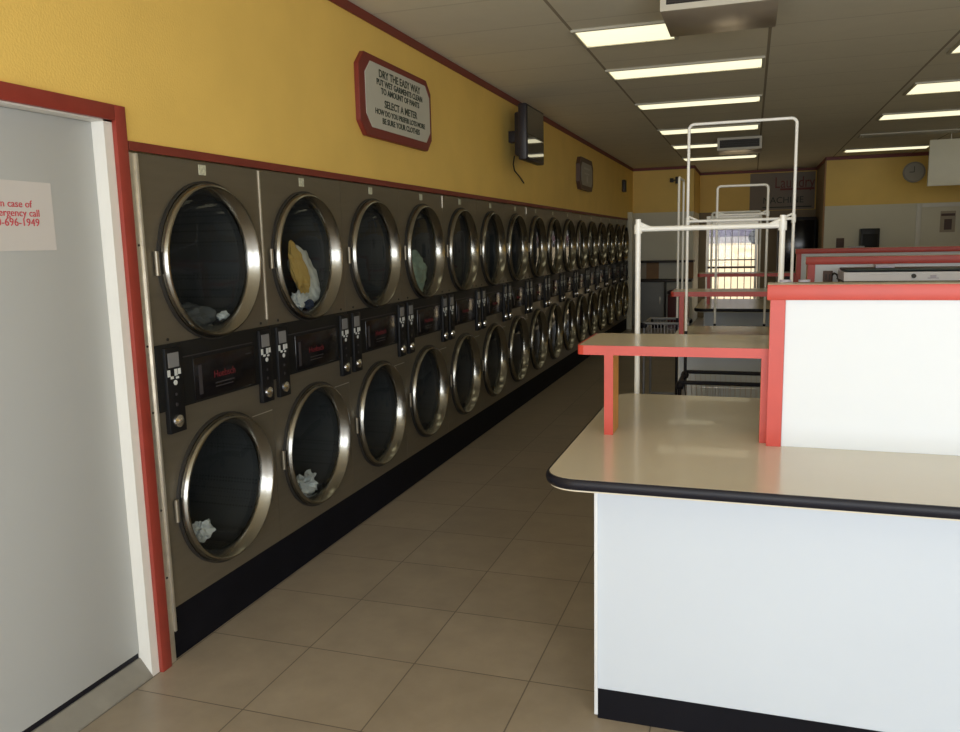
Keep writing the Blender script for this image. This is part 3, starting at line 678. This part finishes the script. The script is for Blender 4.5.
obj('handle', box(B(), .56, .575, 12.44, 12.456, .45, .58, .002), 'alum', t)
obj('plinth', box(B(), .19, .61, 12.5, 12.9, 0, .10), 'kick_black', t, sm=False)
t = thing('waste_bin', 'dark reddish bin beside the grey cabinet under the counter', 'bin', (.88, 12.65, 0))
bm = B(); box(bm, .70, 1.06, 12.50, 12.86, 0, .62, .02); obj('bin_body', bm, 'bin_red', t)
obj('bin_lid', box(B(), .69, 1.07, 12.49, 12.87, .62, .68, .02), 'bin_dark', t)
tag(obj('end_panel', box(B(), -.02, .085, 12.30, 12.36, 0, 2.10, .003), 'white_wall'), 'tall pale grey end panel just beyond the last dryer', 'panel')
t = thing('security_camera', 'small dark camera unit high on the back left yellow wall', 'camera', (.78, 12.9, 2.6))
bm = B(); box(bm, .68, .74, 12.86, 12.948, 2.63, 2.70, .004); obj('mount', bm, 'dark_shelf', t)
bm = B(); box(bm, .78, .85, 12.82, 12.90, 2.60, 2.72, .006); box(bm, .74, .78, 12.88, 12.90, 2.655, 2.675); obj('camera_body', bm, 'dark_shelf', t)
# right partition items
t = thing('wall_clock', 'round grey wall clock on the yellow back wall', 'clock', (4.63, YB3-.02, 2.44))
def disc_y(bm, x, z, r, y0, y1, n=32): return cyl(bm, (x, y0, z), (x, y1, z), r, n)
cx, cz = 4.60, 2.60
obj('clock_rim', disc_y(B(), cx, cz, .165, YB3-.04, YB3-.002), 'clock_rim', t)
obj('clock_face', disc_y(B(), cx, cz, .14, YB3-.044, YB3-.0405), 'clock_face', t)
bm = B(); box(bm, cx-.004, cx+.004, YB3-.048, YB3-.0445, cz, cz+.09); box(bm, cx-.07, cx, YB3-.048, YB3-.0445, cz-.004, cz+.006); obj('clock_hand', bm, 'sign_text', t, sm=False)
t = thing('black_box', 'square black device on the white back wall above the far divider', 'device', (3.98, YB3-.1, 1.3))
obj('housing', box(B(), 3.83, 4.12, YB3-.20, YB3-.001, 1.28, 1.71, .015), 'machine_dark', t)
obj('front_cover', box(B(), 3.86, 4.09, YB3-.206, YB3-.199, 1.30, 1.62, .004), 'panel_black', t)
tag(obj('outlet', box(B(), 3.48, 3.60, YB3-.03, YB3-.001, 1.40, 1.56, .004), 'brown_outlet'), 'small brown outlet low on the white back wall beside the black box', 'outlet')
d3 = bpy.data.objects.new('door_3', None); C.objects.link(d3); d3.location = (5.1, YB3, 0); d3['kind'] = 'structure'
obj('door_leaf', box(B(), 4.74, 5.60, YB3-.03, YB3-.001, 0, 2.03, .003), 'white_wall', d3)
bm = B(); box(bm, 4.67, 4.74, YB3-.04, YB3-.001, 0, 2.09, .003); box(bm, 5.60, 5.67, YB3-.04, YB3-.001, 0, 2.09, .003); box(bm, 4.74, 5.60, YB3-.04, YB3-.001, 2.03, 2.09, .003)
obj('door_casing', bm, 'jamb_paint', d3)
t = thing('door_notice', 'small dark notice on the pale back door', 'notice', (5.12, YB3-.03, 1.6))
obj('paper_sheet', box(B(), 5.02, 5.24, YB3-.034, YB3-.0305, 1.62, 1.96), 'tan_panel', t, sm=False)
bm = B(); box(bm, 5.03, 5.23, YB3-.036, YB3-.034, 1.88, 1.92); box(bm, 5.08, 5.19, YB3-.036, YB3-.034, 1.66, 1.83); obj('print', bm, 'brown_outlet', t, sm=False)
# hanging panel
t = thing('hanging_panel', 'cream board hanging from the ceiling at the right edge', 'panel', (5.4, 10.02, 2.2))
obj('board', box(B(), 4.345, 6.6, 10.0, 10.05, 2.235, 2.84, .003), 'hang_panel', t)
for x in (4.6, 5.9): obj('hanger', cyl(B(), (x, 10.025, 2.838), (x, 10.025, ZC), .008), 'alum', t)

# ------------------------------------------------------------------ outside the back door
bm = B(); a = [(14.95, -.02), (16.5, -.02), (30, 1.30), (60, 1.35), (60, -.3), (14.95, -.3)]
va = [bm.verts.new((-30, y, z)) for y, z in a]; vb = [bm.verts.new((34, y, z)) for y, z in a]; bm.faces.new(va); bm.faces.new(vb[::-1])
for k in range(6): bm.faces.new((va[k], vb[k], vb[(k+1) % 6], va[(k+1) % 6]))
struct('ground_outside', bm, 'outdoor_ground')
struct('wall_outside', box(B(), -30, 34, 46, 46.4, 1.2, 4.2), 'outdoor_wall')
def car(x, y, label, paint):
    t = thing('parked_car', label, 'car', (x, y, 1.30), 'cars parked outside')
    side = [(p, z+1.3) for p, z in ((-2.1, .35), (-2.15, .75), (-1.4, .95), (-.9, 1.4), (.7, 1.42), (1.3, 1.0), (2.1, .9), (2.2, .4))]
    bm = B(); a = [bm.verts.new((x+p, y-.85, z)) for p, z in side]; b = [bm.verts.new((x+p, y+.85, z)) for p, z in side]
    bm.faces.new(a); bm.faces.new(b[::-1])
    for k in range(len(side)): bm.faces.new((a[k], b[k], b[(k+1) % 8], a[(k+1) % 8]))
    bmesh.ops.bevel(bm, geom=list(bm.edges), offset=.05, segments=2, affect='EDGES'); obj('car_body', bm, paint, t)
    bm = B(); a = [(-1.2, 2.28), (-.85, 2.63), (.62, 2.65), (1.05, 2.30)]; va = [bm.verts.new((x+p, y-.862, z)) for p, z in a]; vb = [bm.verts.new((x+p, y-.84, z)) for p, z in a]
    bm.faces.new(va); bm.faces.new(vb[::-1])
    for k in range(4): bm.faces.new((va[k], vb[k], vb[(k+1) % 4], va[(k+1) % 4]))
    obj('side_window', bm, 'car_glass', t, sm=False)
    for px in (-1.35, 1.4):
        for py in (-.78, .78): obj('wheel', cyl(B(), (x+px, y+py-.1, 1.63), (x+px, y+py+.1, 1.63), .32, 24), 'black_rubber', t)
car(.9, 37, 'dark purple car parked outside, seen through the left of the exit door', 'car_paint')
car(5.7, 38, 'dusty pink car parked outside, seen through the right of the exit door', 'car_paint_red')
